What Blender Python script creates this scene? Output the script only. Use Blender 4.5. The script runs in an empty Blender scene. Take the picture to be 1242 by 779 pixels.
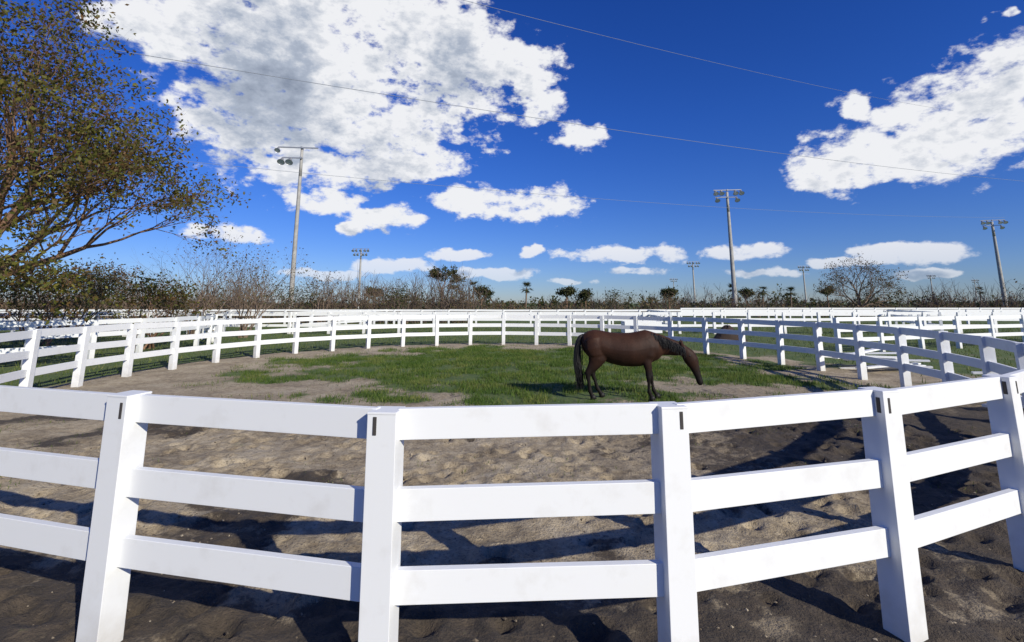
import bpy, math, random
import numpy as np
from mathutils import Vector, Matrix
random.seed(7); rng=np.random.default_rng(7)
S=bpy.context.scene
S.view_settings.view_transform='Standard'
try: S.view_settings.look='None'
except Exception: pass
S.view_settings.exposure=0

# ---------------------------------------------------------------- helpers
def new_mat(name):
    m=bpy.data.materials.new(name); m.use_nodes=True
    nt=m.node_tree; b=nt.nodes['Principled BSDF']; return m,nt,b
def N(nt,t,**kw):
    n=nt.nodes.new(t)
    for k,v in kw.items(): setattr(n,k,v)
    return n
def math_n(nt,op,a,b=None,c=None,clamp=False):
    n=nt.nodes.new('ShaderNodeMath'); n.operation=op; n.use_clamp=clamp
    for i,v in enumerate((a,b,c)):
        if v is None: continue
        if isinstance(v,(int,float)): n.inputs[i].default_value=v
        else: nt.links.new(v,n.inputs[i])
    return n.outputs[0]
def ramp(nt,fac,stops):
    r=nt.nodes.new('ShaderNodeValToRGB'); e=r.color_ramp.elements
    while len(e)<len(stops): e.new(0.5)
    for i,(p,c) in enumerate(stops):
        e[i].position=p; e[i].color=(c[0],c[1],c[2],1)
    nt.links.new(fac,r.inputs[0]); return r.outputs[0]
def noise(nt,vec,scale,detail=4,rough=0.55):
    n=nt.nodes.new('ShaderNodeTexNoise'); n.inputs['Scale'].default_value=scale
    n.inputs['Detail'].default_value=detail; n.inputs['Roughness'].default_value=rough
    if vec is not None: nt.links.new(vec,n.inputs['Vector'])
    return n.outputs[0]
def mixc(nt,fac,a,b):
    n=nt.nodes.new('ShaderNodeMix'); n.data_type='RGBA'
    for s,v in ((n.inputs[0],fac),(n.inputs[6],a),(n.inputs[7],b)):
        if isinstance(v,(int,float)): s.default_value=v
        elif isinstance(v,tuple): s.default_value=(*v,1)
        else: nt.links.new(v,s)
    return n.outputs[2]

class MB:
    def __init__(s): s.v=[]; s.f=[]; s.m=[]
    def face_block(s,verts,faces,mat=0):
        o=len(s.v); s.v.extend([tuple(p) for p in verts])
        for f in faces: s.f.append([i+o for i in f]); s.m.append(mat)
    def box(s,c,half,ax=None,mat=0):
        if ax is None: ax=(Vector((1,0,0)),Vector((0,1,0)),Vector((0,0,1)))
        c=Vector(c); vs=[]
        for sx in(-1,1):
            for sy in(-1,1):
                for sz in(-1,1): vs.append(c+ax[0]*half[0]*sx+ax[1]*half[1]*sy+ax[2]*half[2]*sz)
        s.face_block(vs,[(0,1,3,2),(4,6,7,5),(0,4,5,1),(2,3,7,6),(0,2,6,4),(1,5,7,3)],mat)
    def tube(s,p0,p1,r0,r1,n=5,mat=0,cap=False):
        p0=Vector(p0);p1=Vector(p1); t=(p1-p0)
        if t.length<1e-6: return
        t.normalize(); a=t.orthogonal().normalized(); b=t.cross(a)
        vs=[]
        for p,r in((p0,r0),(p1,r1)):
            for i in range(n):
                th=2*math.pi*i/n; vs.append(p+a*(r*math.cos(th))+b*(r*math.sin(th)))
        fs=[(i,(i+1)%n,n+(i+1)%n,n+i) for i in range(n)]
        if cap: fs+= [tuple(range(n))[::-1],tuple(range(n,2*n))]
        s.face_block(vs,fs,mat)
    def obj(s,name,mats,smooth=False,parent=None):
        me=bpy.data.meshes.new(name); me.from_pydata(s.v,[],s.f)
        for m in mats: me.materials.append(m)
        me.polygons.foreach_set('material_index',s.m)
        if smooth: me.polygons.foreach_set('use_smooth',[True]*len(s.f))
        me.update(); o=bpy.data.objects.new(name,me); S.collection.objects.link(o)
        if parent: o.parent=parent
        return o
def np_mesh(name,V,F,mats,parent=None):
    me=bpy.data.meshes.new(name); k=F.shape[1]
    me.vertices.add(len(V)); me.vertices.foreach_set('co',V.astype(np.float32).ravel())
    me.loops.add(F.size); me.loops.foreach_set('vertex_index',F.astype(np.int32).ravel())
    me.polygons.add(len(F)); me.polygons.foreach_set('loop_start',np.arange(0,F.size,k,dtype=np.int32))
    me.polygons.foreach_set('loop_total',np.full(len(F),k,dtype=np.int32))
    for m in mats: me.materials.append(m)
    me.update(calc_edges=True); me.validate()
    o=bpy.data.objects.new(name,me); S.collection.objects.link(o)
    if parent: o.parent=parent
    return o
def empty(name,loc=(0,0,0),rz=0):
    e=bpy.data.objects.new(name,None); e.location=loc; e.rotation_euler=(0,0,rz); S.collection.objects.link(e); return e

def _h(ix,iy,s):
    v=np.sin(ix*127.1+iy*311.7+s*74.7)*43758.5453
    return v-np.floor(v)
def vnoise(x,y,s=0):
    x=np.asarray(x,float);y=np.asarray(y,float)
    ix=np.floor(x);iy=np.floor(y);fx=x-ix;fy=y-iy
    fx=fx*fx*(3-2*fx);fy=fy*fy*(3-2*fy)
    return (_h(ix,iy,s)*(1-fx)+_h(ix+1,iy,s)*fx)*(1-fy)+(_h(ix,iy+1,s)*(1-fx)+_h(ix+1,iy+1,s)*fx)*fy
def fbm(x,y,s=0,o=4):
    r=0;a=.5
    for i in range(o): r=r+a*vnoise(x*2**i,y*2**i,s+i); a*=.5
    return r
def sstep(a,b,x):
    t=np.clip((x-a)/(b-a),0,1); return t*t*(3-2*t)

# ---------------------------------------------------------------- camera
cam=bpy.data.cameras.new('camera'); co=bpy.data.objects.new('camera',cam); S.collection.objects.link(co)
co.location=(0,0,1.9); co.rotation_euler=(math.radians(99.5),0,0)
cam.sensor_width=36; cam.lens=16.96; cam.shift_y=-0.0962; cam.clip_end=9000; cam.clip_start=.05
S.camera=co

# ---------------------------------------------------------------- sun
EL=math.radians(28); hx,hy=.66,-.75; hl=math.hypot(hx,hy); hx/=hl;hy/=hl
sd=Vector((hx*math.cos(EL),hy*math.cos(EL),math.sin(EL)))
sl=bpy.data.lights.new('sun','SUN'); sl.energy=4.9; sl.angle=math.radians(.5); sl.color=(1,.94,.80)
so=bpy.data.objects.new('sun',sl); so.rotation_euler=(-sd).to_track_quat('-Z','Y').to_euler(); S.collection.objects.link(so)

# ---------------------------------------------------------------- world with clouds
W=bpy.data.worlds.new('World'); S.world=W; W.use_nodes=True; nt=W.node_tree; nt.nodes.clear()
try: W.cycles.sampling_method='NONE'
except Exception: pass
out=N(nt,'ShaderNodeOutputWorld'); sky=N(nt,'ShaderNodeTexSky'); sky.sky_type='NISHITA'; sky.sun_disc=False
sky.sun_elevation=EL; sky.sun_rotation=math.atan2(hx,hy); sky.air_density=1.0; sky.dust_density=.1; sky.ozone_density=3.0
tc=N(nt,'ShaderNodeTexCoord')
sx=N(nt,'ShaderNodeSeparateXYZ'); nt.links.new(tc.outputs['Generated'],sx.inputs[0])
hs=N(nt,'ShaderNodeHueSaturation'); hs.inputs['Saturation'].default_value=1.2; nt.links.new(sky.outputs[0],hs.inputs['Color'])
gm=N(nt,'ShaderNodeMix'); gm.data_type='RGBA'; gm.blend_type='MULTIPLY'; gm.inputs[0].default_value=1
nt.links.new(hs.outputs[0],gm.inputs[6])
nt.links.new(ramp(nt,sx.outputs[2],[(0.0,(.46,.59,1.0)),(.10,(.42,.57,1.06)),(.35,(.32,.55,1.18)),(.8,(.24,.48,1.15))]),gm.inputs[7])
bg=N(nt,'ShaderNodeBackground'); bg.inputs[1].default_value=.10; nt.links.new(gm.outputs[2],bg.inputs[0])

blobs=[(-.44,.52,.30,.16),(-.20,.56,.22,.17),(-.29,.39,.24,.10),(-.56,.42,.20,.12),(-.70,.62,.20,.11),(.02,.52,.10,.07),(-.40,.68,.34,.12),(-.34,.47,.34,.16),
(-.408,.284,.17,.048),(-.232,.305,.14,.05),(-.412,.215,.095,.034),(-.262,.18,.09,.028),(-.09,.205,.09,.036),(.02,.203,.11,.038),
(.062,.453,.055,.07),(.141,.358,.055,.035),(.97,.40,.19,.10),(.80,.31,.16,.065),(.70,.27,.12,.05),(1.08,.50,.11,.10),(.757,.415,.05,.035),
(-.58,.145,.10,.022),(.22,.100,.12,.020),(.487,.108,.10,.019),(.82,.103,.13,.020),(.05,.105,.03,.012),(-.036,.060,.09,.011),
(-.24,.078,.08,.015),(.247,.063,.07,.010),(.546,.063,.08,.010),(-.38,.060,.08,.010),(1.126,.665,.03,.02),(.87,.058,.08,.009),
(-.33,.155,.04,.016),(.66,.088,.06,.012),(-.10,.10,.05,.010),(.12,.045,.05,.007)]
g=bpy.data.node_groups.new('cloud_density','ShaderNodeTree')
g.interface.new_socket('Vector',in_out='INPUT',socket_type='NodeSocketVector')
g.interface.new_socket('Density',in_out='OUTPUT',socket_type='NodeSocketFloat')
gi=g.nodes.new('NodeGroupInput'); go=g.nodes.new('NodeGroupOutput'); v0=gi.outputs[0]
wn=N(g,'ShaderNodeTexNoise'); wn.inputs['Scale'].default_value=15; wn.inputs['Detail'].default_value=3; g.links.new(v0,wn.inputs['Vector'])
wv=N(g,'ShaderNodeVectorMath',operation='SUBTRACT'); g.links.new(wn.outputs[1],wv.inputs[0]); wv.inputs[1].default_value=(.5,.5,.5)
wm=N(g,'ShaderNodeVectorMath',operation='MULTIPLY'); g.links.new(wv.outputs[0],wm.inputs[0]); wm.inputs[1].default_value=(.10,.10,.030)
wa=N(g,'ShaderNodeVectorMath',operation='ADD'); g.links.new(v0,wa.inputs[0]); g.links.new(wm.outputs[0],wa.inputs[1]); vw=wa.outputs[0]
cur=None
for (tx,tz,w,h) in blobs:
    c=Vector((tx,1,tz)).normalized()
    d1_=Vector((tx+w,1,tz)).normalized()-Vector((tx-w,1,tz)).normalized(); a=d1_.length/2
    b=(Vector((tx,1,tz+h)).normalized()-Vector((tx,1,tz-h)).normalized()).length/2
    t1=(d1_-c*d1_.dot(c)).normalized(); t2=t1.cross(c).normalized()
    ds=[]
    for tt,ss in((t1,a*1.15),(t2,b*1.15)):
        dn=N(g,'ShaderNodeVectorMath',operation='DOT_PRODUCT'); g.links.new(vw,dn.inputs[0]); dn.inputs[1].default_value=tt/ss; ds.append(dn.outputs['Value'])
    l2=math_n(g,'MULTIPLY_ADD',ds[0],ds[0],math_n(g,'MULTIPLY',ds[1],ds[1]))
    cur=l2 if cur is None else math_n(g,'MINIMUM',cur,l2)
mask=math_n(g,'SUBTRACT',1.0,math_n(g,'SQRT',cur)); mask=math_n(g,'MAXIMUM',mask,-1.2); mask=math_n(g,'MINIMUM',mask,.55)
sc=N(g,'ShaderNodeVectorMath',operation='MULTIPLY'); g.links.new(v0,sc.inputs[0]); sc.inputs[1].default_value=(1,1,1.5)
sc2=N(g,'ShaderNodeVectorMath',operation='MULTIPLY'); g.links.new(v0,sc2.inputs[0]); sc2.inputs[1].default_value=(1,1,1.7)
n1=noise(g,sc.outputs[0],6.5,5,.52); n2=noise(g,sc2.outputs[0],24,5,.62)
nn=math_n(g,'ADD',math_n(g,'MULTIPLY',math_n(g,'SUBTRACT',n1,.5),2.0),math_n(g,'MULTIPLY',math_n(g,'SUBTRACT',n2,.5),2.3))
den=math_n(g,'ADD',math_n(g,'MULTIPLY',mask,1.35),nn); g.links.new(den,go.inputs[0])
def cg(vec):
    n=N(nt,'ShaderNodeGroup'); n.node_tree=g; nt.links.new(vec,n.inputs[0]); return n.outputs[0]
d0=cg(tc.outputs['Generated'])
of=N(nt,'ShaderNodeVectorMath',operation='ADD'); nt.links.new(tc.outputs['Generated'],of.inputs[0]); of.inputs[1].default_value=(.020,-.004,.040)
d1=cg(of.outputs[0])
al=N(nt,'ShaderNodeMapRange',interpolation_type='SMOOTHSTEP'); nt.links.new(d0,al.inputs[0]); al.inputs[1].default_value=.02; al.inputs[2].default_value=.55
rel=math_n(nt,'SUBTRACT',d0,d1)
lowf=noise(nt,tc.outputs['Generated'],4.5,3,.5)
sh=math_n(nt,'ADD',math_n(nt,'MULTIPLY',rel,.46),math_n(nt,'ADD',.88,math_n(nt,'MULTIPLY',math_n(nt,'SUBTRACT',lowf,.5),1.3)))
thick=N(nt,'ShaderNodeMapRange',interpolation_type='SMOOTHSTEP'); nt.links.new(d0,thick.inputs[0]); thick.inputs[1].default_value=.40; thick.inputs[2].default_value=1.35; thick.inputs[3].default_value=0; thick.inputs[4].default_value=.60
sh=math_n(nt,'SUBTRACT',sh,thick.outputs[0],clamp=True)
cc=ramp(nt,sh,[(0,(.27,.32,.42)),(.4,(.46,.52,.63)),(.8,(.94,.95,.98))])
cb=N(nt,'ShaderNodeBackground'); nt.links.new(cc,cb.inputs[0]); cb.inputs[1].default_value=.93
up=N(nt,'ShaderNodeMapRange'); nt.links.new(sx.outputs[2],up.inputs[0]); up.inputs[1].default_value=.012; up.inputs[2].default_value=.14; up.inputs[3].default_value=0; up.inputs[4].default_value=1
upc=math_n(nt,'MULTIPLY',math_n(nt,'POWER',up.outputs[0],.4),.99)
alpha=math_n(nt,'MULTIPLY',al.outputs[0],upc)
mx=N(nt,'ShaderNodeMixShader'); nt.links.new(alpha,mx.inputs[0]); nt.links.new(bg.outputs[0],mx.inputs[1]); nt.links.new(cb.outputs[0],mx.inputs[2])
nt.links.new(mx.outputs[0],out.inputs[0])

# ---------------------------------------------------------------- ground
CX,CY,A,B=-.6,12.9,9.5,10.25
def grass_mask(x,y):
    e=np.sqrt(((x-.5)/7.8)**2+((y-15.6)/6.8)**2)
    inside=1-sstep(.68,1.10,e+(fbm(x*.8,y*.8,3)-.47)*1.35)
    pen=np.sqrt(((x-CX)/A)**2+((y-CY)/B)**2)
    outp=sstep(1.04,1.10,pen)*sstep(.22,.45,fbm(x*.35,y*.35,9)+.02*np.maximum(y-14,0))*sstep(5,15,y+np.where(x<0,2,0))
    return np.clip(inside*(pen<1.02)+outp,0,1)
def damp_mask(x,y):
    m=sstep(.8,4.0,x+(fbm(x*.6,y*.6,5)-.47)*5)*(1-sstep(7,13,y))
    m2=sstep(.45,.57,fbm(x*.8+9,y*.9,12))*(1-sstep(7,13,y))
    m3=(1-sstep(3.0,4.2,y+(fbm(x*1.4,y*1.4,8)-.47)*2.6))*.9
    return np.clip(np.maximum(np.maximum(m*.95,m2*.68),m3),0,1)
prints=[(random.uniform(-6,7),random.uniform(1.5,9),random.uniform(.06,.1),random.uniform(.025,.055)) for _ in range(1000)]
def gh(x,y,pr=False):
    x=np.asarray(x,float);y=np.asarray(y,float)
    d=np.hypot(x,y-10); fade=1-sstep(30,60,d)
    z=((fbm(x*.9,y*.9,21)-.47)*.09+(fbm(x*4,y*4,22,3)-.44)*.055*(1-sstep(8,14,y)))*fade
    near=1-sstep(9,14,np.hypot(x,y-4))
    z=z+near*(fbm(x*11,y*11,25,2)-.37)*.035
    if pr:
        for (px,py,r,dp) in prints:
            q=((x-px)**2+(y-py)**2)/(r*r)
            z=z-dp*np.exp(-q*1.3)+dp*.45*np.exp(-(np.sqrt(q)-1.5)**2*4)
    return z
def axis(lo,hi,st,g,far_lo,far_hi):
    a=list(np.arange(lo,hi,st)); s=st; p=a[-1]
    while p<far_hi: s*=g; p+=s; a.append(p)
    s=st;p=lo;l=[]
    while p>far_lo: s*=g; p-=s; l.append(p)
    return np.array(l[::-1]+a)
xs=axis(-4.6,5.4,.045,1.035,-5000,5000); ys=axis(2.2,7.0,.045,1.035,-60,6000)
X,Y=np.meshgrid(xs,ys); nx,ny=len(xs),len(ys)
Z=gh(X,Y)
sub=(X>-7)&(X<8)&(Y>.8)&(Y<10)
Z[sub]=gh(X[sub],Y[sub],True)
V=np.stack([X.ravel(),Y.ravel(),Z.ravel()],1)
idx=np.arange(nx*ny).reshape(ny,nx)
F=np.stack([idx[:-1,:-1].ravel(),idx[:-1,1:].ravel(),idx[1:,1:].ravel(),idx[1:,:-1].ravel()],1)
gm_,gt,gb=new_mat('ground_soil')
ground=np_mesh('ground',V,F,[gm_]); ground.data.polygons.foreach_set('use_smooth',[True]*len(F))
at=ground.data.color_attributes.new('mask','FLOAT_COLOR','POINT')
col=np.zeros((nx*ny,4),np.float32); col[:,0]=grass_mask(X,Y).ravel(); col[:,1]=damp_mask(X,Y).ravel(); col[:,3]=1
at.data.foreach_set('color',col.ravel())
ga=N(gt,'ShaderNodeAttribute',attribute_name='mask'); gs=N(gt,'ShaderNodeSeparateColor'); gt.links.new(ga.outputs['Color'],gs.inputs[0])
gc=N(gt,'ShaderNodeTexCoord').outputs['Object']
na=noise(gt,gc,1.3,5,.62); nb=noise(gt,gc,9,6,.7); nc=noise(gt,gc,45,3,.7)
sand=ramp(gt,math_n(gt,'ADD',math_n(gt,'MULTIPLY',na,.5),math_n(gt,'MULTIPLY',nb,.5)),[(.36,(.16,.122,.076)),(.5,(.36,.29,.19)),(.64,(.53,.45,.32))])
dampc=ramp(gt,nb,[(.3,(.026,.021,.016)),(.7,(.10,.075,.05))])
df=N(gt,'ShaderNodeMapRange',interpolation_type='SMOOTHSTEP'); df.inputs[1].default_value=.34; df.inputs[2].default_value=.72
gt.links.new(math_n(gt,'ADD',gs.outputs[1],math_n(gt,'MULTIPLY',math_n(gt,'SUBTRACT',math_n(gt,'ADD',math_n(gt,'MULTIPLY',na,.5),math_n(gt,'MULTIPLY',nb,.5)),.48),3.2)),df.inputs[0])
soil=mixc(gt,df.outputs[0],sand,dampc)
sp=N(gt,'ShaderNodeMapRange'); sp.inputs[1].default_value=.56; sp.inputs[2].default_value=.66; gt.links.new(nc,sp.inputs[0])
soil=mixc(gt,math_n(gt,'MULTIPLY',sp.outputs[0],.65),soil,(.06,.045,.03))
grs=ramp(gt,math_n(gt,'ADD',math_n(gt,'MULTIPLY',nb,.5),math_n(gt,'MULTIPLY',na,.5)),[(.35,(.045,.078,.014)),(.5,(.08,.125,.025)),(.66,(.17,.165,.055))])
gf=N(gt,'ShaderNodeMapRange',interpolation_type='SMOOTHSTEP'); gf.inputs[1].default_value=.30; gf.inputs[2].default_value=.72
gt.links.new(math_n(gt,'ADD',gs.outputs[0],math_n(gt,'MULTIPLY',math_n(gt,'SUBTRACT',nb,.5),2.0)),gf.inputs[0])
gt.links.new(mixc(gt,gf.outputs[0],soil,grs),gb.inputs['Base Color'])
gb.inputs['Roughness'].default_value=.93
bp=N(gt,'ShaderNodeBump'); bp.inputs['Strength'].default_value=.9; bp.inputs['Distance'].default_value=.035
gt.links.new(math_n(gt,'ADD',nb,math_n(gt,'MULTIPLY',nc,.5)),bp.inputs['Height']); gt.links.new(bp.outputs[0],gb.inputs['Normal'])

# ---------------------------------------------------------------- leaf/foliage material
def leaf_mat(name,stops,rough=.6,trans=.25):
    m,t,b=new_mat(name)
    ge=N(t,'ShaderNodeNewGeometry'); tc_=N(t,'ShaderNodeTexCoord')
    n=noise(t,tc_.outputs['Object'],.8,2)
    f=math_n(t,'ADD',math_n(t,'MULTIPLY',ge.outputs['Random Per Island'],.5),math_n(t,'MULTIPLY',math_n(t,'SUBTRACT',n,.28),1.1))
    c=ramp(t,f,stops); t.links.new(c,b.inputs['Base Color']); b.inputs['Roughness'].default_value=rough; b.inputs['Specular IOR Level'].default_value=.25
    tr=N(t,'ShaderNodeBsdfTranslucent'); t.links.new(c,tr.inputs[0])
    ms=N(t,'ShaderNodeMixShader'); ms.inputs[0].default_value=trans
    t.links.new(b.outputs[0],ms.inputs[1]); t.links.new(tr.outputs[0],ms.inputs[2]); t.links.new(ms.outputs[0],t.nodes['Material Output'].inputs[0])
    return m
def leaf_mesh(name,C,size,mats,parent=None,aspect=.5,up=0):
    n=len(C); C=np.asarray(C)
    a=rng.normal(size=(n,3)); a[:,2]+=up; a/=np.linalg.norm(a,axis=1)[:,None]
    b=rng.normal(size=(n,3)); b-=a*(a*b).sum(1)[:,None]; b/=np.linalg.norm(b,axis=1)[:,None]
    s=(size*(.6+.8*rng.random(n)))[:,None]
    V=np.stack([C-a*s*.5,C+b*s*aspect*.5,C+a*s*.5,C-b*s*aspect*.5],1).reshape(-1,3)
    return np_mesh(name,V,np.arange(4*n).reshape(n,4),mats,parent)

def blades(name,n,xr,yr,fn,hmin,hmax,w,mat):
    x=rng.uniform(*xr,n*3); y=rng.uniform(*yr,n*3)
    k=rng.random(n*3)<fn(x,y); x=x[k][:n];y=y[k][:n]; m=len(x)
    z=gh(x,y); h=rng.uniform(hmin,hmax,m); th=rng.uniform(0,6.28,m)
    dx=np.cos(th)*w;dy=np.sin(th)*w; lx=rng.normal(0,.35,m)*h; ly=rng.normal(0,.35,m)*h
    V=np.stack([np.stack([x-dx,y-dy,z-.01],1),np.stack([x+dx,y+dy,z-.01],1),np.stack([x+lx,y+ly,z+h],1)],1).reshape(-1,3)
    return np_mesh(name,V,np.arange(3*m).reshape(m,3),[mat])
gl=leaf_mat('grass_blade',[(.1,(.045,.09,.012)),(.45,(.09,.16,.024)),(.9,(.24,.24,.07))],.6,.35)
def penonly(x,y):
    pen=np.sqrt(((x-CX)/A)**2+((y-CY)/B)**2)
    return grass_mask(x,y)**1.5*(pen<.99)*sstep(.27,.52,fbm(x*2.0,y*2.0,77))
blades('grass',95000,(-9,9),(7.5,22.8),penonly,.03,.11,.008,gl)
gl2=leaf_mat('rough_grass_blade',[(.1,(.055,.09,.018)),(.5,(.11,.155,.035)),(.9,(.24,.23,.08))],.7,.3)
def outonly(x,y):
    pen=np.sqrt(((x-CX)/A)**2+((y-CY)/B)**2)
    return grass_mask(x,y)*(pen>1.04)*.9
blades('rough_grass',60000,(-40,45),(8,48),outonly,.05,.16,.014,gl2)
def weeds(x,y):
    return (fbm(x*1.3,y*1.3,40)>.56)*.5
blades('weeds',5000,(-8,8),(5.0,12),weeds,.015,.05,.005,gl2)

mm,t,b=new_mat('clod'); b.inputs['Roughness'].default_value=.95
ge=N(t,'ShaderNodeNewGeometry'); t.links.new(ramp(t,ge.outputs['Random Per Island'],[(0,(.05,.04,.03)),(.5,(.16,.125,.085)),(1,(.38,.32,.23))]),b.inputs['Base Color'])
mb=MB()
for i in range(3200):
    x=random.uniform(-6,7); y=2.2+6.5*random.random()**1.3; r=random.uniform(.004,.015)*(1 if random.random()<.95 else 1.9)
    z=float(gh(x,y)); e=[r*random.uniform(.6,1.3) for _ in range(6)]
    vs=[(x+e[0],y,z),(x-e[1],y+.3*r,z),(x,y+e[2],z),(x+.2*r,y-e[3],z),(x,y,z+e[4]*.7),(x,y,z-e[5])]
    mb.face_block(vs,[(0,2,4),(2,1,4),(1,3,4),(3,0,4),(2,0,5),(1,2,5),(3,1,5),(0,3,5)])
mb.obj('soil_clods',[mm])

# ---------------------------------------------------------------- fences
vm,t,b=new_mat('white_vinyl')
oc=N(t,'ShaderNodeTexCoord').outputs['Object']; sxyz=N(t,'ShaderNodeSeparateXYZ'); t.links.new(oc,sxyz.inputs[0])
n_a=noise(t,oc,5,5,.6)
low=N(t,'ShaderNodeMapRange'); t.links.new(sxyz.outputs[2],low.inputs[0]); low.inputs[1].default_value=.35; low.inputs[2].default_value=0; low.inputs[3].default_value=0; low.inputs[4].default_value=.4
dm=N(t,'ShaderNodeMapRange'); dm.inputs[1].default_value=.55; dm.inputs[2].default_value=1.0; dm.inputs[4].default_value=.45
t.links.new(math_n(t,'ADD',n_a,low.outputs[0]),dm.inputs[0])
t.links.new(mixc(t,dm.outputs[0],(.79,.80,.79),(.42,.38,.31)),b.inputs['Base Color']); b.inputs['Roughness'].default_value=.45
dk,t,b=new_mat('dark_hole'); b.inputs['Base Color'].default_value=(.05,.045,.042,1); b.inputs['Roughness'].default_value=.9
UP=Vector((0,0,1))
def fence(name,pts,closed=False,H=1.35,detail=False,rails=(1.282,.888,.512),ps=.075,rh=.077):
    mb=MB(); n=len(pts)
    for i,p in enumerate(pts):
        a=Vector(pts[(i-1)%n] if (closed or i>0) else pts[i]); c=Vector(pts[(i+1)%n] if (closed or i<n-1) else pts[i])
        T=(c-a); T=Vector((T.x,T.y,0)).normalized(); Nn=Vector((-T.y,T.x,0))
        jx=random.gauss(0,.007);jy=random.gauss(0,.007)
        Uz=(UP+T*jx+Nn*jy).normalized(); T2=(T-Uz*T.dot(Uz)).normalized(); N2=Uz.cross(T2)
        P=Vector((p[0],p[1],0))
        hz=(H+.25)/2
        hh=H+(random.uniform(-.008,.012) if detail else 0)
        mb.box(P+Uz*(hh-hz),(ps,ps,hz),(T2,N2,Uz))
        if detail:
            mb.box(P+Uz*(hh+.004),(ps+.002,ps+.002,.006),(T2,N2,Uz))
            s=random.choice((-1,1))
            mb.box(P+Uz*(1.285)+T2*s*(ps+.001)-N2*.042,(.0025,.012,.045),(T2,N2,Uz),1)
            if i in (1,3,4,5) or random.random()<.4:
                off=random.choice((-1,1))*.035
                if i==1: off=.04
                if i==4: off=-.03
                mb.box(P+Uz*(1.285)+T2*off-N2*(ps+.0005),(.010,.0025,.045),(T2,N2,Uz),1)
    m=n if closed else n-1
    for i in range(m):
        a=Vector((*pts[i],0)); c=Vector((*pts[(i+1)%n],0)); T=c-a; T.normalize()
        for r in rails:
            j0=random.gauss(0,.007); j1=random.gauss(0,.007)
            p0=a+UP*(r+j0)+T*(ps-.02); p1=c+UP*(r+j1)-T*(ps-.02); d=(p1-p0); l=d.length/2; d.normalize()
            nn_=Vector((-d.y,d.x,0)).normalized(); u=d.cross(nn_)
            mb.box((p0+p1)/2,(l,.022,rh),(d,nn_,u))
    o=mb.obj(name,[vm,dk])
    if detail:
        bv=o.modifiers.new('b','BEVEL'); bv.width=.006; bv.segments=2; bv.limit_method='ANGLE'
    return o
near=[(-3.80,3.46),(-2.30,3.04),(-.65,2.66),(.84,2.76),(2.28,3.15),(3.68,3.77)]
def ell(th): return (CX+A*math.cos(th),CY+B*math.sin(th))
th=math.atan2((3.77-CY)/B,(3.68-CX)/A); th_end=math.atan2((3.46-CY)/B,(-3.80-CX)/A)+2*math.pi
samp=np.linspace(th,th_end,4000); P=np.array([ell(q) for q in samp]); cl=np.concatenate([[0],np.cumsum(np.linalg.norm(np.diff(P,axis=0),axis=1))])
n=round(cl[-1]/1.56); rest=[]
for k in range(1,n):
    j=np.searchsorted(cl,cl[-1]*k/n); rest.append(tuple(P[j]))
fence('round_pen_fence',near+rest,True,detail=True)
def line(a,b,sp=2.4):
    a=Vector(a);b=Vector(b);n=max(1,round((b-a).length/sp)); return [tuple(a.lerp(b,i/n)) for i in range(n+1)]
def ring(cx,cy,r,n,a0=0,a1=360):
    return [(cx+r*math.cos(math.radians(a0+(a1-a0)*i/n)),cy+r*math.sin(math.radians(a0+(a1-a0)*i/n))) for i in range(n+(0 if a1-a0==360 else 1))]
fence('round_pen_fence',ring(-22.5,19.5,9.2,36),True)
fence('paddock_fence',line((-60,31),(48,31),2.2))
fence('paddock_fence',line((-70,43),(90,43),2.4))
fence('paddock_fence',line((12.5,19),(48,31),2.3))
fence('paddock_fence',line((-14,31),(-11,43),2.2))
fence('paddock_fence',line((10,31),(12.0,43),2.2))
fence('paddock_fence',line((27,31),(33,43),2.2))
fence('paddock_fence',line((48,31),(95,37),2.4))
fence('paddock_fence',line((20,58),(130,62),2.6))

def plank_pile(name,cx,cy,n,L,seed):
    r=random.Random(seed); mb=MB()
    for i in range(n):
        a=r.uniform(-.5,.5); d=Vector((math.cos(a),math.sin(a),r.uniform(-.04,.08))).normalized(); nn_=Vector((-d.y,d.x,0)).normalized()
        c=Vector((cx+r.uniform(-.5,.5),cy+r.uniform(-.6,.6),.08+.05*i))
        mb.box(c,(L*r.uniform(.35,.5),.075,.022),(d,nn_,d.cross(nn_)))
    o=mb.obj(name,[vm,dk]); return o
plank_pile('fallen_fence_rails',10.4,14.6,9,2.6,1)
plank_pile('fallen_fence_rails',9.8,9.2,9,2.6,2)
plank_pile('fallen_fence_rails',12.2,11.2,9,2.6,3)
plank_pile('fallen_fence_rails',9.6,7.9,7,2.2,4)
mb=MB(); tx_,ty_=6.4,24.4
for s in(-1,1):
    mb.box((tx_,ty_+s*.35,.75),(.9,.03,.28)); mb.box((tx_+s*.9,ty_,.75),(.03,.32,.28))
    mb.box((tx_+s*.6,ty_,.24),(.05,.3,.24))
mb.box((tx_,ty_,.5),(.87,.32,.02)); mb.obj('water_trough',[vm])

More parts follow.
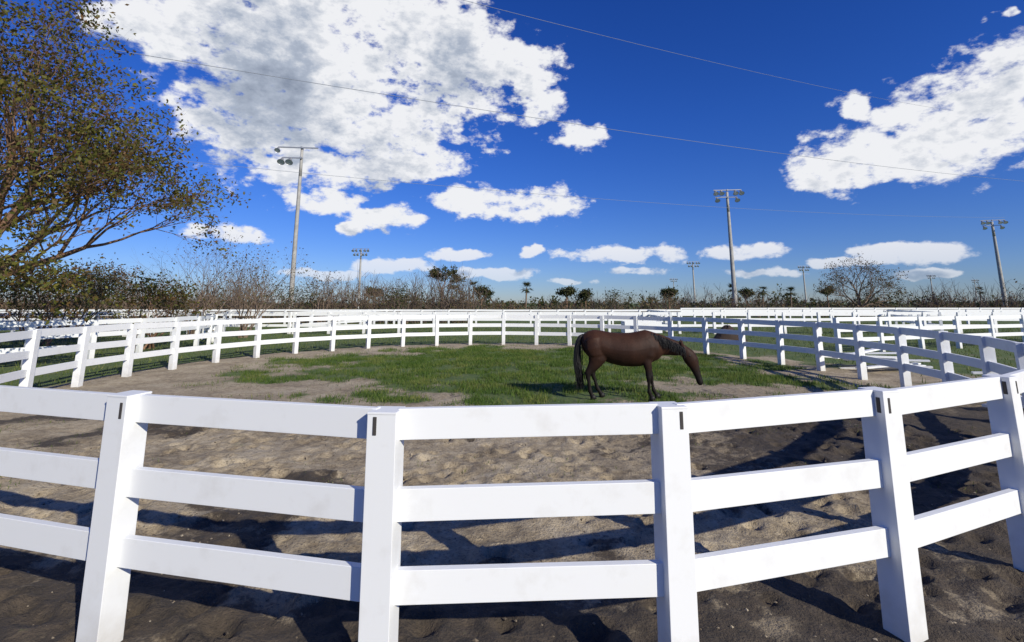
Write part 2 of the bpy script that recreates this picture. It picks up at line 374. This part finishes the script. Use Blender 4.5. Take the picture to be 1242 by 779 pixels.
# ---------------------------------------------------------------- horse
def loft(mb,secs,n=20,side=Vector((0,1,0)),mat=0):
    P=[Vector(s[:3]) for s in secs]; rings=[]
    for i,s in enumerate(secs):
        t=(P[min(i+1,len(P)-1)]-P[max(i-1,0)]).normalized(); sd_=(side-t*side.dot(t)).normalized(); nn_=t.cross(sd_)
        rings.append([P[i]+sd_*(s[3]*math.cos(2*math.pi*k/n))+nn_*(s[4]*math.sin(2*math.pi*k/n)) for k in range(n)])
    vs=[v for r in rings for v in r]; fs=[]
    for i in range(len(rings)-1):
        for k in range(n):
            fs.append((i*n+k,i*n+(k+1)%n,(i+1)*n+(k+1)%n,(i+1)*n+k))
    vs+= [P[0],P[-1]]; a=len(vs)-2
    for k in range(n):
        fs.append((a,(k+1)%n,k)); o=(len(rings)-1)*n; fs.append((a+1,o+k,o+(k+1)%n))
    mb.face_block(vs,fs,mat)
HX,HY=2.22,10.05
horse=empty('horse',(HX,HY,float(gh(HX,HY))+.005),math.radians(-6))
hb=MB()
def vert_loft(secs):
    n=28; vs=[];fs=[]
    for (x,zc,w,h) in secs:
        for k in range(n):
            th=2*math.pi*k/n; c,s_=math.cos(th),math.sin(th)
            wy=w*(1-.12*s_) if s_>0 else w*(1-.10*s_*s_)
            vs.append((x,wy*c,zc+h*s_))
    for i in range(len(secs)-1):
        for k in range(n): fs.append((i*n+k,i*n+(k+1)%n,(i+1)*n+(k+1)%n,(i+1)*n+k))
    fs.append(tuple(range(n))[::-1]); o=(len(secs)-1)*n; fs.append(tuple(range(o,o+n)))
    hb.face_block(vs,fs)
vert_loft([(-.81,1.10,.06,.08),(-.77,1.08,.14,.17),(-.68,1.06,.21,.25),(-.55,1.05,.26,.29),(-.40,1.03,.275,.295),(-.22,.98,.28,.31),(-.02,.95,.295,.325),(.18,.95,.295,.335),(.34,.97,.27,.345),(.48,1.00,.235,.345),(.60,1.01,.20,.30),(.71,.99,.16,.23),(.79,.96,.09,.12)])
for s in(-1,1):
    loft(hb,[(-.60,s*.10,1.26,.02,.03),(-.58,s*.155,1.16,.10,.16),(-.54,s*.16,1.0,.125,.21),(-.52,s*.155,.86,.11,.17),(-.51,s*.14,.76,.05,.08)],16)
    loft(hb,[(.42,s*.08,1.28,.03,.05),(.47,s*.115,1.14,.085,.12),(.53,s*.13,1.0,.095,.14),(.50,s*.135,.86,.085,.13),(.47,s*.13,.76,.05,.08)],16)
loft(hb,[(.40,0,1.08,.15,.25),(.58,0,1.07,.13,.24),(.76,0,1.05,.11,.205),(.94,0,1.01,.09,.17),(1.08,0,.98,.08,.145),(1.20,0,.95,.07,.115),(1.27,0,.91,.05,.07)])
loft(hb,[(1.18,0,1.02,.045,.05),(1.24,0,.94,.08,.10),(1.30,0,.85,.10,.135),(1.355,0,.75,.092,.135),(1.40,0,.64,.068,.10),(1.44,0,.52,.052,.075),(1.47,0,.42,.05,.062),(1.49,0,.35,.056,.065),(1.50,0,.305,.05,.052),(1.505,0,.28,.025,.028)])
def leg(base,yo,shift):
    return [(x+shift*(1-min(z,1.0)),yo*(1 if z<.8 else .85),z,a*1.08,b_*1.1) for (x,z,a,b_) in base]
HL=[(-.50,1.08,.11,.20),(-.49,.92,.115,.20),(-.51,.78,.095,.165),(-.57,.66,.065,.11),(-.65,.56,.046,.072),(-.70,.49,.043,.062),(-.695,.42,.036,.046),(-.68,.33,.029,.034),(-.67,.23,.028,.033),(-.665,.16,.036,.043),(-.64,.11,.03,.036),(-.62,.07,.036,.045),(-.61,.03,.045,.055)]
FL=[(.46,.98,.08,.15),(.47,.82,.075,.12),(.48,.68,.058,.075),(.49,.56,.044,.054),(.495,.47,.042,.048),(.50,.42,.045,.05),(.50,.37,.036,.038),(.50,.30,.028,.031),(.50,.22,.027,.03),(.505,.155,.035,.041),(.53,.10,.029,.034),(.545,.07,.035,.043),(.555,.03,.044,.052)]
legs=[leg(HL,-.14,0.0),leg(HL,.14,.20),leg(FL,-.13,-.02),leg(FL,.13,.13)]
for l in legs: loft(hb,l,16)
hm,t,b=new_mat('bay_coat')
oc=N(t,'ShaderNodeTexCoord').outputs['Object']; q=N(t,'ShaderNodeSeparateXYZ'); t.links.new(oc,q.inputs[0])
nz=noise(t,oc,3,4)
hair=N(t,'ShaderNodeVectorMath',operation='MULTIPLY'); t.links.new(oc,hair.inputs[0]); hair.inputs[1].default_value=(1,1,.35)
hz_=noise(t,hair.outputs[0],60,3,.7)
body=ramp(t,math_n(t,'ADD',math_n(t,'ADD',math_n(t,'MULTIPLY',nz,.5),math_n(t,'MULTIPLY',q.outputs[2],.35)),math_n(t,'MULTIPLY',math_n(t,'SUBTRACT',hz_,.5),.35)),[(.3,(.011,.006,.004)),(.58,(.028,.012,.007)),(.8,(.058,.024,.013))])
lg=N(t,'ShaderNodeMapRange',interpolation_type='SMOOTHSTEP'); lg.inputs[1].default_value=.70; lg.inputs[2].default_value=.45
t.links.new(math_n(t,'ADD',q.outputs[2],math_n(t,'MULTIPLY',math_n(t,'SUBTRACT',nz,.5),.15)),lg.inputs[0])
t.links.new(mixc(t,math_n(t,'MULTIPLY',lg.outputs[0],.9),body,(.006,.0045,.004)),b.inputs['Base Color'])
b.inputs['Roughness'].default_value=.62; b.inputs['Specular IOR Level'].default_value=.2
bb=N(t,'ShaderNodeBump'); bb.inputs['Strength'].default_value=.35; bb.inputs['Distance'].default_value=.02; t.links.new(math_n(t,'ADD',nz,math_n(t,'MULTIPLY',hz_,.25)),bb.inputs['Height']); t.links.new(bb.outputs[0],b.inputs['Normal'])
bo=hb.obj('body',[hm],True,horse)
r=bo.modifiers.new('r','REMESH'); r.mode='VOXEL'; r.voxel_size=.014; r.use_smooth_shade=True
s_=bo.modifiers.new('s','SMOOTH'); s_.iterations=9; s_.factor=.5
bk,t,b=new_mat('black_hair'); b.inputs['Base Color'].default_value=(.006,.005,.0045,1); b.inputs['Roughness'].default_value=.65
hf=MB()
for l in legs:
    x,y,_,_,_=l[-1]
    loft(hf,[(x-.01,y,.075,.036,.045),(x,y,.055,.042,.052),(x+.012,y,0,.052,.064)],14)
hf.obj('hooves',[bk],True,horse)
ey=MB()
for s in(-1,1):
    loft(ey,[(1.305,s*.082,.85,.004,.004),(1.305,s*.088,.85,.02,.02),(1.305,s*.100,.85,.016,.016),(1.305,s*.104,.85,.004,.004)],10,Vector((1,0,0)))
ey.obj('eyes',[bk],True,horse)
ea=MB()
for s in(-1,1):
    loft(ea,[(1.18,s*.045,1.00,.025,.03),(1.17,s*.055,1.05,.03,.038),(1.17,s*.062,1.10,.02,.028),(1.18,s*.066,1.15,.004,.004)],10)
ea.obj('ears',[hm],True,horse)
tl=MB()
loft(tl,[(-.76,0,1.22,.03,.04),(-.83,0,1.19,.035,.04),(-.88,0,1.08,.045,.05),(-.90,0,.90,.06,.065),(-.90,0,.70,.07,.08),(-.88,0,.50,.065,.075),(-.86,0,.34,.045,.05),(-.855,0,.24,.012,.015)],12)
for i in range(140):
    y0=random.gauss(0,.03); x0=-.88+random.gauss(0,.03); p=[(-.82,y0*.4,1.18),(x0,y0,1.0),(x0-.01,y0*1.5,.7),(x0+.02+random.gauss(0,.02),y0*1.8,.45),(x0+.03+random.gauss(0,.03),y0*1.6,random.uniform(.16,.32))]
    for a_,c_ in zip(p[:-1],p[1:]): tl.tube(a_,c_,.006,.004,4)
tl.obj('tail',[bk],True,horse)
mn=MB()
for i in range(340):
    u=random.random(); x=.50+u*.70; zt=1.33-.20*u-.10*u*u
    top=Vector((x,random.uniform(-.015,.015),zt)); sgn=-1
    L=random.uniform(.12,.25); mid=top+Vector((.02,sgn*.09,-L*.35)); end=top+Vector((.03+random.gauss(0,.02),sgn*(.135),-L))
    mn.tube(top,mid,.008,.007,4); mn.tube(mid,end,.007,.002,4)
for i in range(30):
    a_=Vector((1.22,random.uniform(-.02,.02),1.01)); c_=a_+Vector((.10+random.gauss(0,.01),random.uniform(-.04,.04),-.13)); mn.tube(a_,c_,.007,.003,4)
mn.obj('mane',[bk],True,horse)

def mound(name,cx,cy,rx,ry,h,mat):
    R_=10;K=24; vs=[];fs=[]
    for i in range(R_+1):
        for k in range(K):
            q=i/R_; th=2*math.pi*k/K; nse=.75+.5*float(fbm(np.array(3*math.cos(th)+q*3+cx),np.array(3*math.sin(th)+cy),4))
            vs.append((cx+rx*q*math.cos(th)*nse,cy+ry*q*math.sin(th)*nse,h*(1-q**1.6)*nse-.02))
    for i in range(R_):
        for k in range(K): fs.append((i*K+k,i*K+(k+1)%K,(i+1)*K+(k+1)%K,(i+1)*K+k))
    m_=MB(); m_.face_block(vs,fs); return m_.obj(name,[mat],True)
dsoil,t,b=new_mat('dark_soil'); b.inputs['Base Color'].default_value=(.04,.026,.018,1); b.inputs['Roughness'].default_value=.95
mound('soil_mound',11.2,25.6,.9,.7,.75,dsoil)

# ---------------------------------------------------------------- trees
def bark(name,c1,c2):
    m,t,b=new_mat(name); oc=N(t,'ShaderNodeTexCoord').outputs['Object']; n=noise(t,oc,5,4,.7)
    t.links.new(ramp(t,n,[(.3,c1),(.7,c2)]),b.inputs['Base Color']); b.inputs['Roughness'].default_value=.9; return m
bk1=bark('bark_brown',(.10,.055,.032),(.30,.18,.11)); bk2=bark('bark_grey',(.09,.062,.045),(.24,.175,.125))
def grow(mb,p,d,L,r,lev,maxlev,tips,R,spread=.55,upb=.12,nseg=4,kids=(3,4)):
    seg=L/nseg; cur=p.copy(); rr=r
    for i in range(nseg):
        d=(d+Vector((R.gauss(0,.13),R.gauss(0,.13),R.gauss(0,.10)+upb*.3))).normalized()
        nx_=cur+d*seg; r1=r*(1-.55*(i+1)/nseg)
        mb.tube(cur,nx_,rr,r1,6 if lev<2 else (4 if lev<3 else 3)); cur=nx_; rr=r1
        if lev>=maxlev-1: tips.append((cur.copy(),lev))
        if lev<maxlev and i>=1:
            for _ in range(1 if i<nseg-1 else R.randint(*kids)-1):
                a=d.orthogonal().normalized(); a.rotate(Matrix.Rotation(R.uniform(0,6.28),3,d))
                nd_=(d+a*R.uniform(.5,1.1)*spread*1.5+UP*upb).normalized()
                grow(mb,cur.copy(),nd_,L*R.uniform(.58,.78),r1*R.uniform(.6,.85),lev+1,maxlev,tips,R,spread,upb,nseg,kids)
def clump(T,n,frac,sigma,seed,flat=.6):
    r=np.random.default_rng(seed); w=r.random(len(T))<frac; T=T[w]
    wt=r.random(len(T))**2+.08; wt/=wt.sum()
    return T[r.choice(len(T),n,p=wt)]+r.normal(0,1,(n,3))*np.array([sigma,sigma,sigma*flat])
def tree(name,loc,limbs,maxlev,seed,barkm,leafm,nleaf,lsize,sigma,trunk=None,upb=.12,spread=.55,frac=1.0):
    R=random.Random(seed); e=empty(name,loc); mb=MB(); tips=[]
    th_,tr_=trunk
    mb.tube((0,0,-.3),(0.05,0,th_*.5),tr_*1.3,tr_,9); mb.tube((0.05,0,th_*.5),(0,.05,th_),tr_,tr_*.85,9)
    for (d,L,r) in limbs:
        grow(mb,Vector((0,.05,th_-.15)),Vector(d).normalized(),L,r,0,maxlev,tips,R,spread,upb)
    mb.obj('branches',[barkm],True,e)
    if nleaf:
        T=np.array([tuple(q[0]) for q in tips])
        leaf_mesh('leaves',clump(T,nleaf,frac,sigma,seed),lsize,[leafm],e)
    return e,tips
lf_a=leaf_mat('leaf_green_brown',[(.05,(.19,.095,.04)),(.34,(.14,.09,.03)),(.52,(.085,.10,.02)),(.9,(.26,.23,.045))],.5,.4)
lf_b=leaf_mat('leaf_dark',[(.1,(.028,.038,.012)),(.5,(.05,.062,.018)),(.9,(.12,.095,.04))],.6,.25)
lf_c=leaf_mat('brush_brown',[(.05,(.07,.042,.025)),(.4,(.15,.095,.055)),(.6,(.075,.08,.028)),(.95,(.20,.15,.075))],.8,.2)
limbs=[((.75,-.15,.85),3.3,.17),((.35,.1,1),3.8,.19),((1,.25,.5),3.0,.14),((-.2,.3,1),4.0,.18),((-.9,.1,.6),3.4,.15),((.2,.8,.7),3.4,.14),((.3,-.8,.7),3.2,.14),((.9,-.1,.3),2.5,.11),((.55,-.1,1.1),3.7,.15)]
tree('broadleaf_tree',(-16.6,14.8,0),limbs,4,11,bk1,lf_a,31000,.13,.25,trunk=(2.6,.30),upb=.10,frac=.13)
def shrub(name,loc,h,rad,seed,nleaf,lsize,leafm,barkm,maxlev=3,frac=.5):
    R=random.Random(seed); e=empty(name,loc); mb=MB(); tips=[]
    for k in range(8):
        a=R.uniform(0,6.28); d=Vector((math.cos(a)*rad/h,math.sin(a)*rad/h,1)).normalized()
        grow(mb,Vector((R.gauss(0,.15),R.gauss(0,.15),-.1)),d,h*.45,.05,0,maxlev,tips,R,.6,.08,3)
    mb.obj('branches',[barkm],True,e)
    if nleaf:
        T=np.array([tuple(q[0]) for q in tips]); c=clump(T,nleaf,frac,.2,seed,.8); c[:,2]=np.abs(c[:,2])
        leaf_mesh('leaves',c,lsize,[leafm],e)
shrub('shrub',(-21,22,0),3.6,2.2,3,3000,.14,lf_a,bk1,frac=.3)
shrub('shrub',(-15.6,21,0),3.2,1.8,4,2200,.13,lf_a,bk1,frac=.25)
shrub('shrub',(-24.5,27,0),4.4,2.8,5,3000,.16,lf_c,bk2,frac=.4)
shrub('shrub',(-17.6,27,0),5.8,2.4,6,400,.10,lf_c,bk2)
shrub('shrub',(-15.0,27.5,0),5.2,1.9,8,700,.12,lf_c,bk2)
shrub('shrub',(-29,24,0),5.2,2.5,9,3000,.16,lf_b,bk1,frac=.3)
shrub('shrub',(-26,21,0),4.2,2.4,10,2400,.14,lf_c,bk2,frac=.3)
for i,(X_,Y_,h_) in enumerate([(-24,44,4.6),(-20.5,46,4.2),(-17.5,45,5.2),(-14.5,47,4.0),(-10.0,46,4.2),(-5.5,48,3.6),(-29,46,5),(13,60,4.2),(20,62,3.6),(33,66,4.6)]):
    shrub('shrub',(X_,Y_,0),h_,2.0,40+i,(250,900,500)[i%3],.17,lf_c if i%3!=1 else lf_b,bk2,2,frac=.7)

def brush(name,n,xr,yr,hfun,tw,leaves,lsize,barkm,leafm,seed=1,sig=.4):
    e=empty(name); mb=MB(); C=[]
    R=random.Random(seed)
    for i in range(n):
        x=R.uniform(*xr); y=R.uniform(*yr); h=hfun(x,R); p=Vector((x,y,0)); d=Vector((R.gauss(0,.22),R.gauss(0,.22),1)).normalized()
        q=p+d*h*.5; e2=q+(d+Vector((R.gauss(0,.25),R.gauss(0,.25),0))).normalized()*h*.5
        mb.tube(p,q,tw*1.5,tw,3); mb.tube(q,e2,tw,tw*.3,3)
        for k in range(4):
            s=p.lerp(q,R.uniform(.4,1)) if k<1 else q.lerp(e2,R.uniform(0,.8)); f=s+Vector((R.gauss(0,.5),R.gauss(0,.5),R.uniform(.3,1))).normalized()*h*R.uniform(.15,.35)
            mb.tube(s,f,tw*.7,tw*.25,3)
            if h<2.6 or R.random()<.3: C.append(f)
        C.append(q)
    mb.obj('twigs',[barkm],False,e)
    C=np.array([tuple(c) for c in C]); c=clump(C,leaves,.45,sig,seed,.8); c[:,2]=np.abs(c[:,2])*rng.uniform(.25,1,leaves)
    leaf_mesh('leaves',c,lsize,[leafm],e)
def prof(x,f,s): 
    v=float(vnoise(np.array(x*f),np.array(1.),s)); w=float(vnoise(np.array(x*f*3.3),np.array(2.),s)); return .6*v+.4*w
brush('brush_hedge',1700,(-62,-4),(46,54),lambda x,R:(1.3+4.2*prof(x,.22,5)**1.4)*R.uniform(.4,1.4),.024,14000,.24,bk2,lf_c,1)
brush('brush_hedge',1500,(-8,110),(66,84),lambda x,R:(.9+5.2*prof(x,.14,6)**1.7)*R.uniform(.4,1.4),.034,17000,.36,bk2,lf_c,2)
brush('distant_trees',900,(-220,330),(170,230),lambda x,R:(1.6+9.5*prof(x,.05,7)**2)*R.uniform(.6,1.1),.05,30000,1.1,bk2,lf_b,3,.9)

tree('bare_tree',(50.5,71,0),[((.8,.1,.6),3.4,.16),((-.8,.1,.6),3.4,.16),((.2,.2,1),3.6,.18),((-.3,-.2,1),3.5,.17),((.5,-.6,.8),3.2,.14),((1,0,.3),3.2,.12),((-1,0,.35),3.2,.12)],3,21,bk2,lf_c,3500,.22,.35,trunk=(1.3,.3),upb=.05,spread=.65,frac=.4)
tree('slender_tree',(-13.0,90,0),[((.3,0,1),2.2,.12),((.9,0,.5),2.2,.1),((-.5,0,.7),2.0,.1)],2,31,bk1,lf_b,2200,.4,.35,trunk=(4.6,.2),frac=.5)
tree('slender_tree',(-6.3,100,0),[((.3,0,1),1.5,.1),((-.6,.2,.7),1.5,.1),((.7,.2,.6),1.4,.1)],2,32,bk1,lf_b,1800,.35,.35,trunk=(2.4,.18))
for i,(X_,Y_,hh) in enumerate([(12.3,110,3.2),(17.0,113,2.4),(36.0,112,2.9),(56.5,118,2.8),(-30,106,2.8),(84,130,3.6)]):
    tree('small_tree',(X_,Y_,0),[((.5,0,.8),1.3,.09),((-.5,.2,.8),1.3,.09),((0,-.5,.8),1.2,.09),((.1,.3,1),1.3,.1)],2,60+i,bk1,lf_b,1500,.42,.4,trunk=(hh,.16),spread=.6)
def palm(loc,h,seed):
    R=random.Random(seed); e=empty('palm_tree',loc); mb=MB()
    for i in range(6): mb.tube((.04*i,0,h*i/6-.1),(.04*(i+1),0,h*(i+1)/6),.2-.008*i,.2-.008*(i+1),8)
    mb.obj('trunk',[bk2],True,e)
    V=[];F=[];top=Vector((.24,0,h))
    for k in range(44):
        a=R.uniform(0,6.28); el=R.uniform(-.7,1.3); d=Vector((math.cos(a)*math.cos(el),math.sin(a)*math.cos(el),math.sin(el))); L=R.uniform(1.1,1.9)
        side=d.cross(UP); side=side.normalized() if side.length>.1 else Vector((1,0,0))
        c=top+d*L*.5
        for j in range(9):
            f=(j-4)/4; dd=(d*(1-.25*abs(f))+side*f*.8-UP*.25).normalized(); w=side*.08
            o=len(V); V+= [c-w,c+w,c+dd*L*.6]; F.append((o,o+1,o+2))
        o=len(V); V+= [top-side*.02,top+side*.02,c]; F.append((o,o+1,o+2))
    np_mesh('fronds',np.array([tuple(v) for v in V]),np.array(F),[lf_b],e)
for i,(X_,Y_,h) in enumerate([(55.0,122,5.4),(61.5,120,4.8),(68.4,120,4.6),(140,146,5.4),(-9,112,5.6),(3.0,108,5.2)]):
    palm((X_,Y_,0),h,100+i)

# ---------------------------------------------------------------- light poles
cn,t,b=new_mat('pole_concrete'); oc=N(t,'ShaderNodeTexCoord').outputs['Object']
t.links.new(ramp(t,noise(t,oc,1.5,4),[(.3,(.28,.27,.25)),(.7,(.42,.41,.38))]),b.inputs['Base Color']); b.inputs['Roughness'].default_value=.8
mt,t,b=new_mat('lamp_metal'); b.inputs['Base Color'].default_value=(.35,.36,.37,1); b.inputs['Roughness'].default_value=.4; b.inputs['Metallic'].default_value=.5
gl_,t,b=new_mat('lamp_glass'); b.inputs['Base Color'].default_value=(.75,.78,.8,1); b.inputs['Roughness'].default_value=.15
def pole(X_,Y_,h,arms,ang,r=.28):
    e=empty('floodlight_pole',(X_,Y_,0),ang)
    m=MB()
    for i in range(6): m.tube((0,0,-.3+h*i/6),(0,0,-.3+h*(i+1)/6),r*(1-.08*i),r*(1-.08*(i+1)),12,cap=(i==5))
    m.obj('pole',[cn],True,e)
    m=MB(); l=MB()
    for (z,xa,xb,xsl,sz) in arms:
        m.box(((xa+xb)/2,-.28,z),((xb-xa)/2,.07,.07))
        m.box((0,-.12,z),(.12,.3,.12))
        for lx in xsl:
            m.tube((lx,-.28,z),(lx,-.5,z-.15*sz),.05,.05,6)
            o=Vector((lx,-.45,z-.15*sz)); d=Vector((0,-.6,-.8)).normalized()
            l.tube(o,o+d*.35*sz,.14*sz,.22*sz,12,0,True); l.tube(o+d*.35*sz,o+d*.7*sz,.22*sz,.42*sz,12,0); l.tube(o+d*.66*sz,o+d*.67*sz,.38*sz,.38*sz,12,1,True)
    m.obj('crossarms',[mt],False,e); l.obj('floodlights',[mt,gl_],False,e)
pole(-27.6,61,22.2,[(22.0,-2.9,2.1,(-2.8,),.9),(20.6,-2.3,.2,(-2.2,-1.2),1.15)],.1,.33)
two=[(22.0,-2.4,2.4,(-2.2,-1.2,1.2,2.2),1.15),(20.7,-2.2,1.6,(-2.0,1.4),1.1)]
six=[(22.0,-3,3,(-2.8,-1.6,0,1.6,2.8),1.3),(20.4,-2.4,2.4,(-2.2,-1,1,2.2),1.2)]
pole(38.8,85,22,two,-.1,.42); pole(118,117,22,two,-.3,.5); pole(-56.5,180,22,six,0,.5)
pole(88.7,237,22,six,0,.5); pole(159.5,265,22,six,0,.5); pole(302,350,22,six,0,.55)
pole(133,400,22,six,0,.45); pole(305,400,22,two,0,.45); pole(400,420,22,six,0,.45)

# ---------------------------------------------------------------- power lines
wm_,t,b=new_mat('wire'); b.inputs['Base Color'].default_value=(.22,.25,.3,1); b.inputs['Roughness'].default_value=.6
def wire(a,b_,sag,ext0,ext1,r):
    a=Vector(a);b_=Vector(b_); c=bpy.data.curves.new('power_line','CURVE'); c.dimensions='3D'; c.bevel_depth=r; c.bevel_resolution=1
    s=c.splines.new('POLY'); n=40; s.points.add(n)
    for i in range(n+1):
        u=-ext0+(1+ext0+ext1)*i/n; p=a.lerp(b_,u); p.z+=sag*((2*u-1)**2-1); s.points[i].co=(*p,1)
    c.materials.append(wm_); o=bpy.data.objects.new('power_line',c); S.collection.objects.link(o)
wire((-16.3,18,12.0),(36.6,40,12.9),.35,.5,.5,.013)
wire((-.55,14,11.15),(18.85,26,13.9),.1,.8,.8,.007)
wire((-22.4,35,12.2),(38.2,58,12.8),.4,.6,.6,.014)
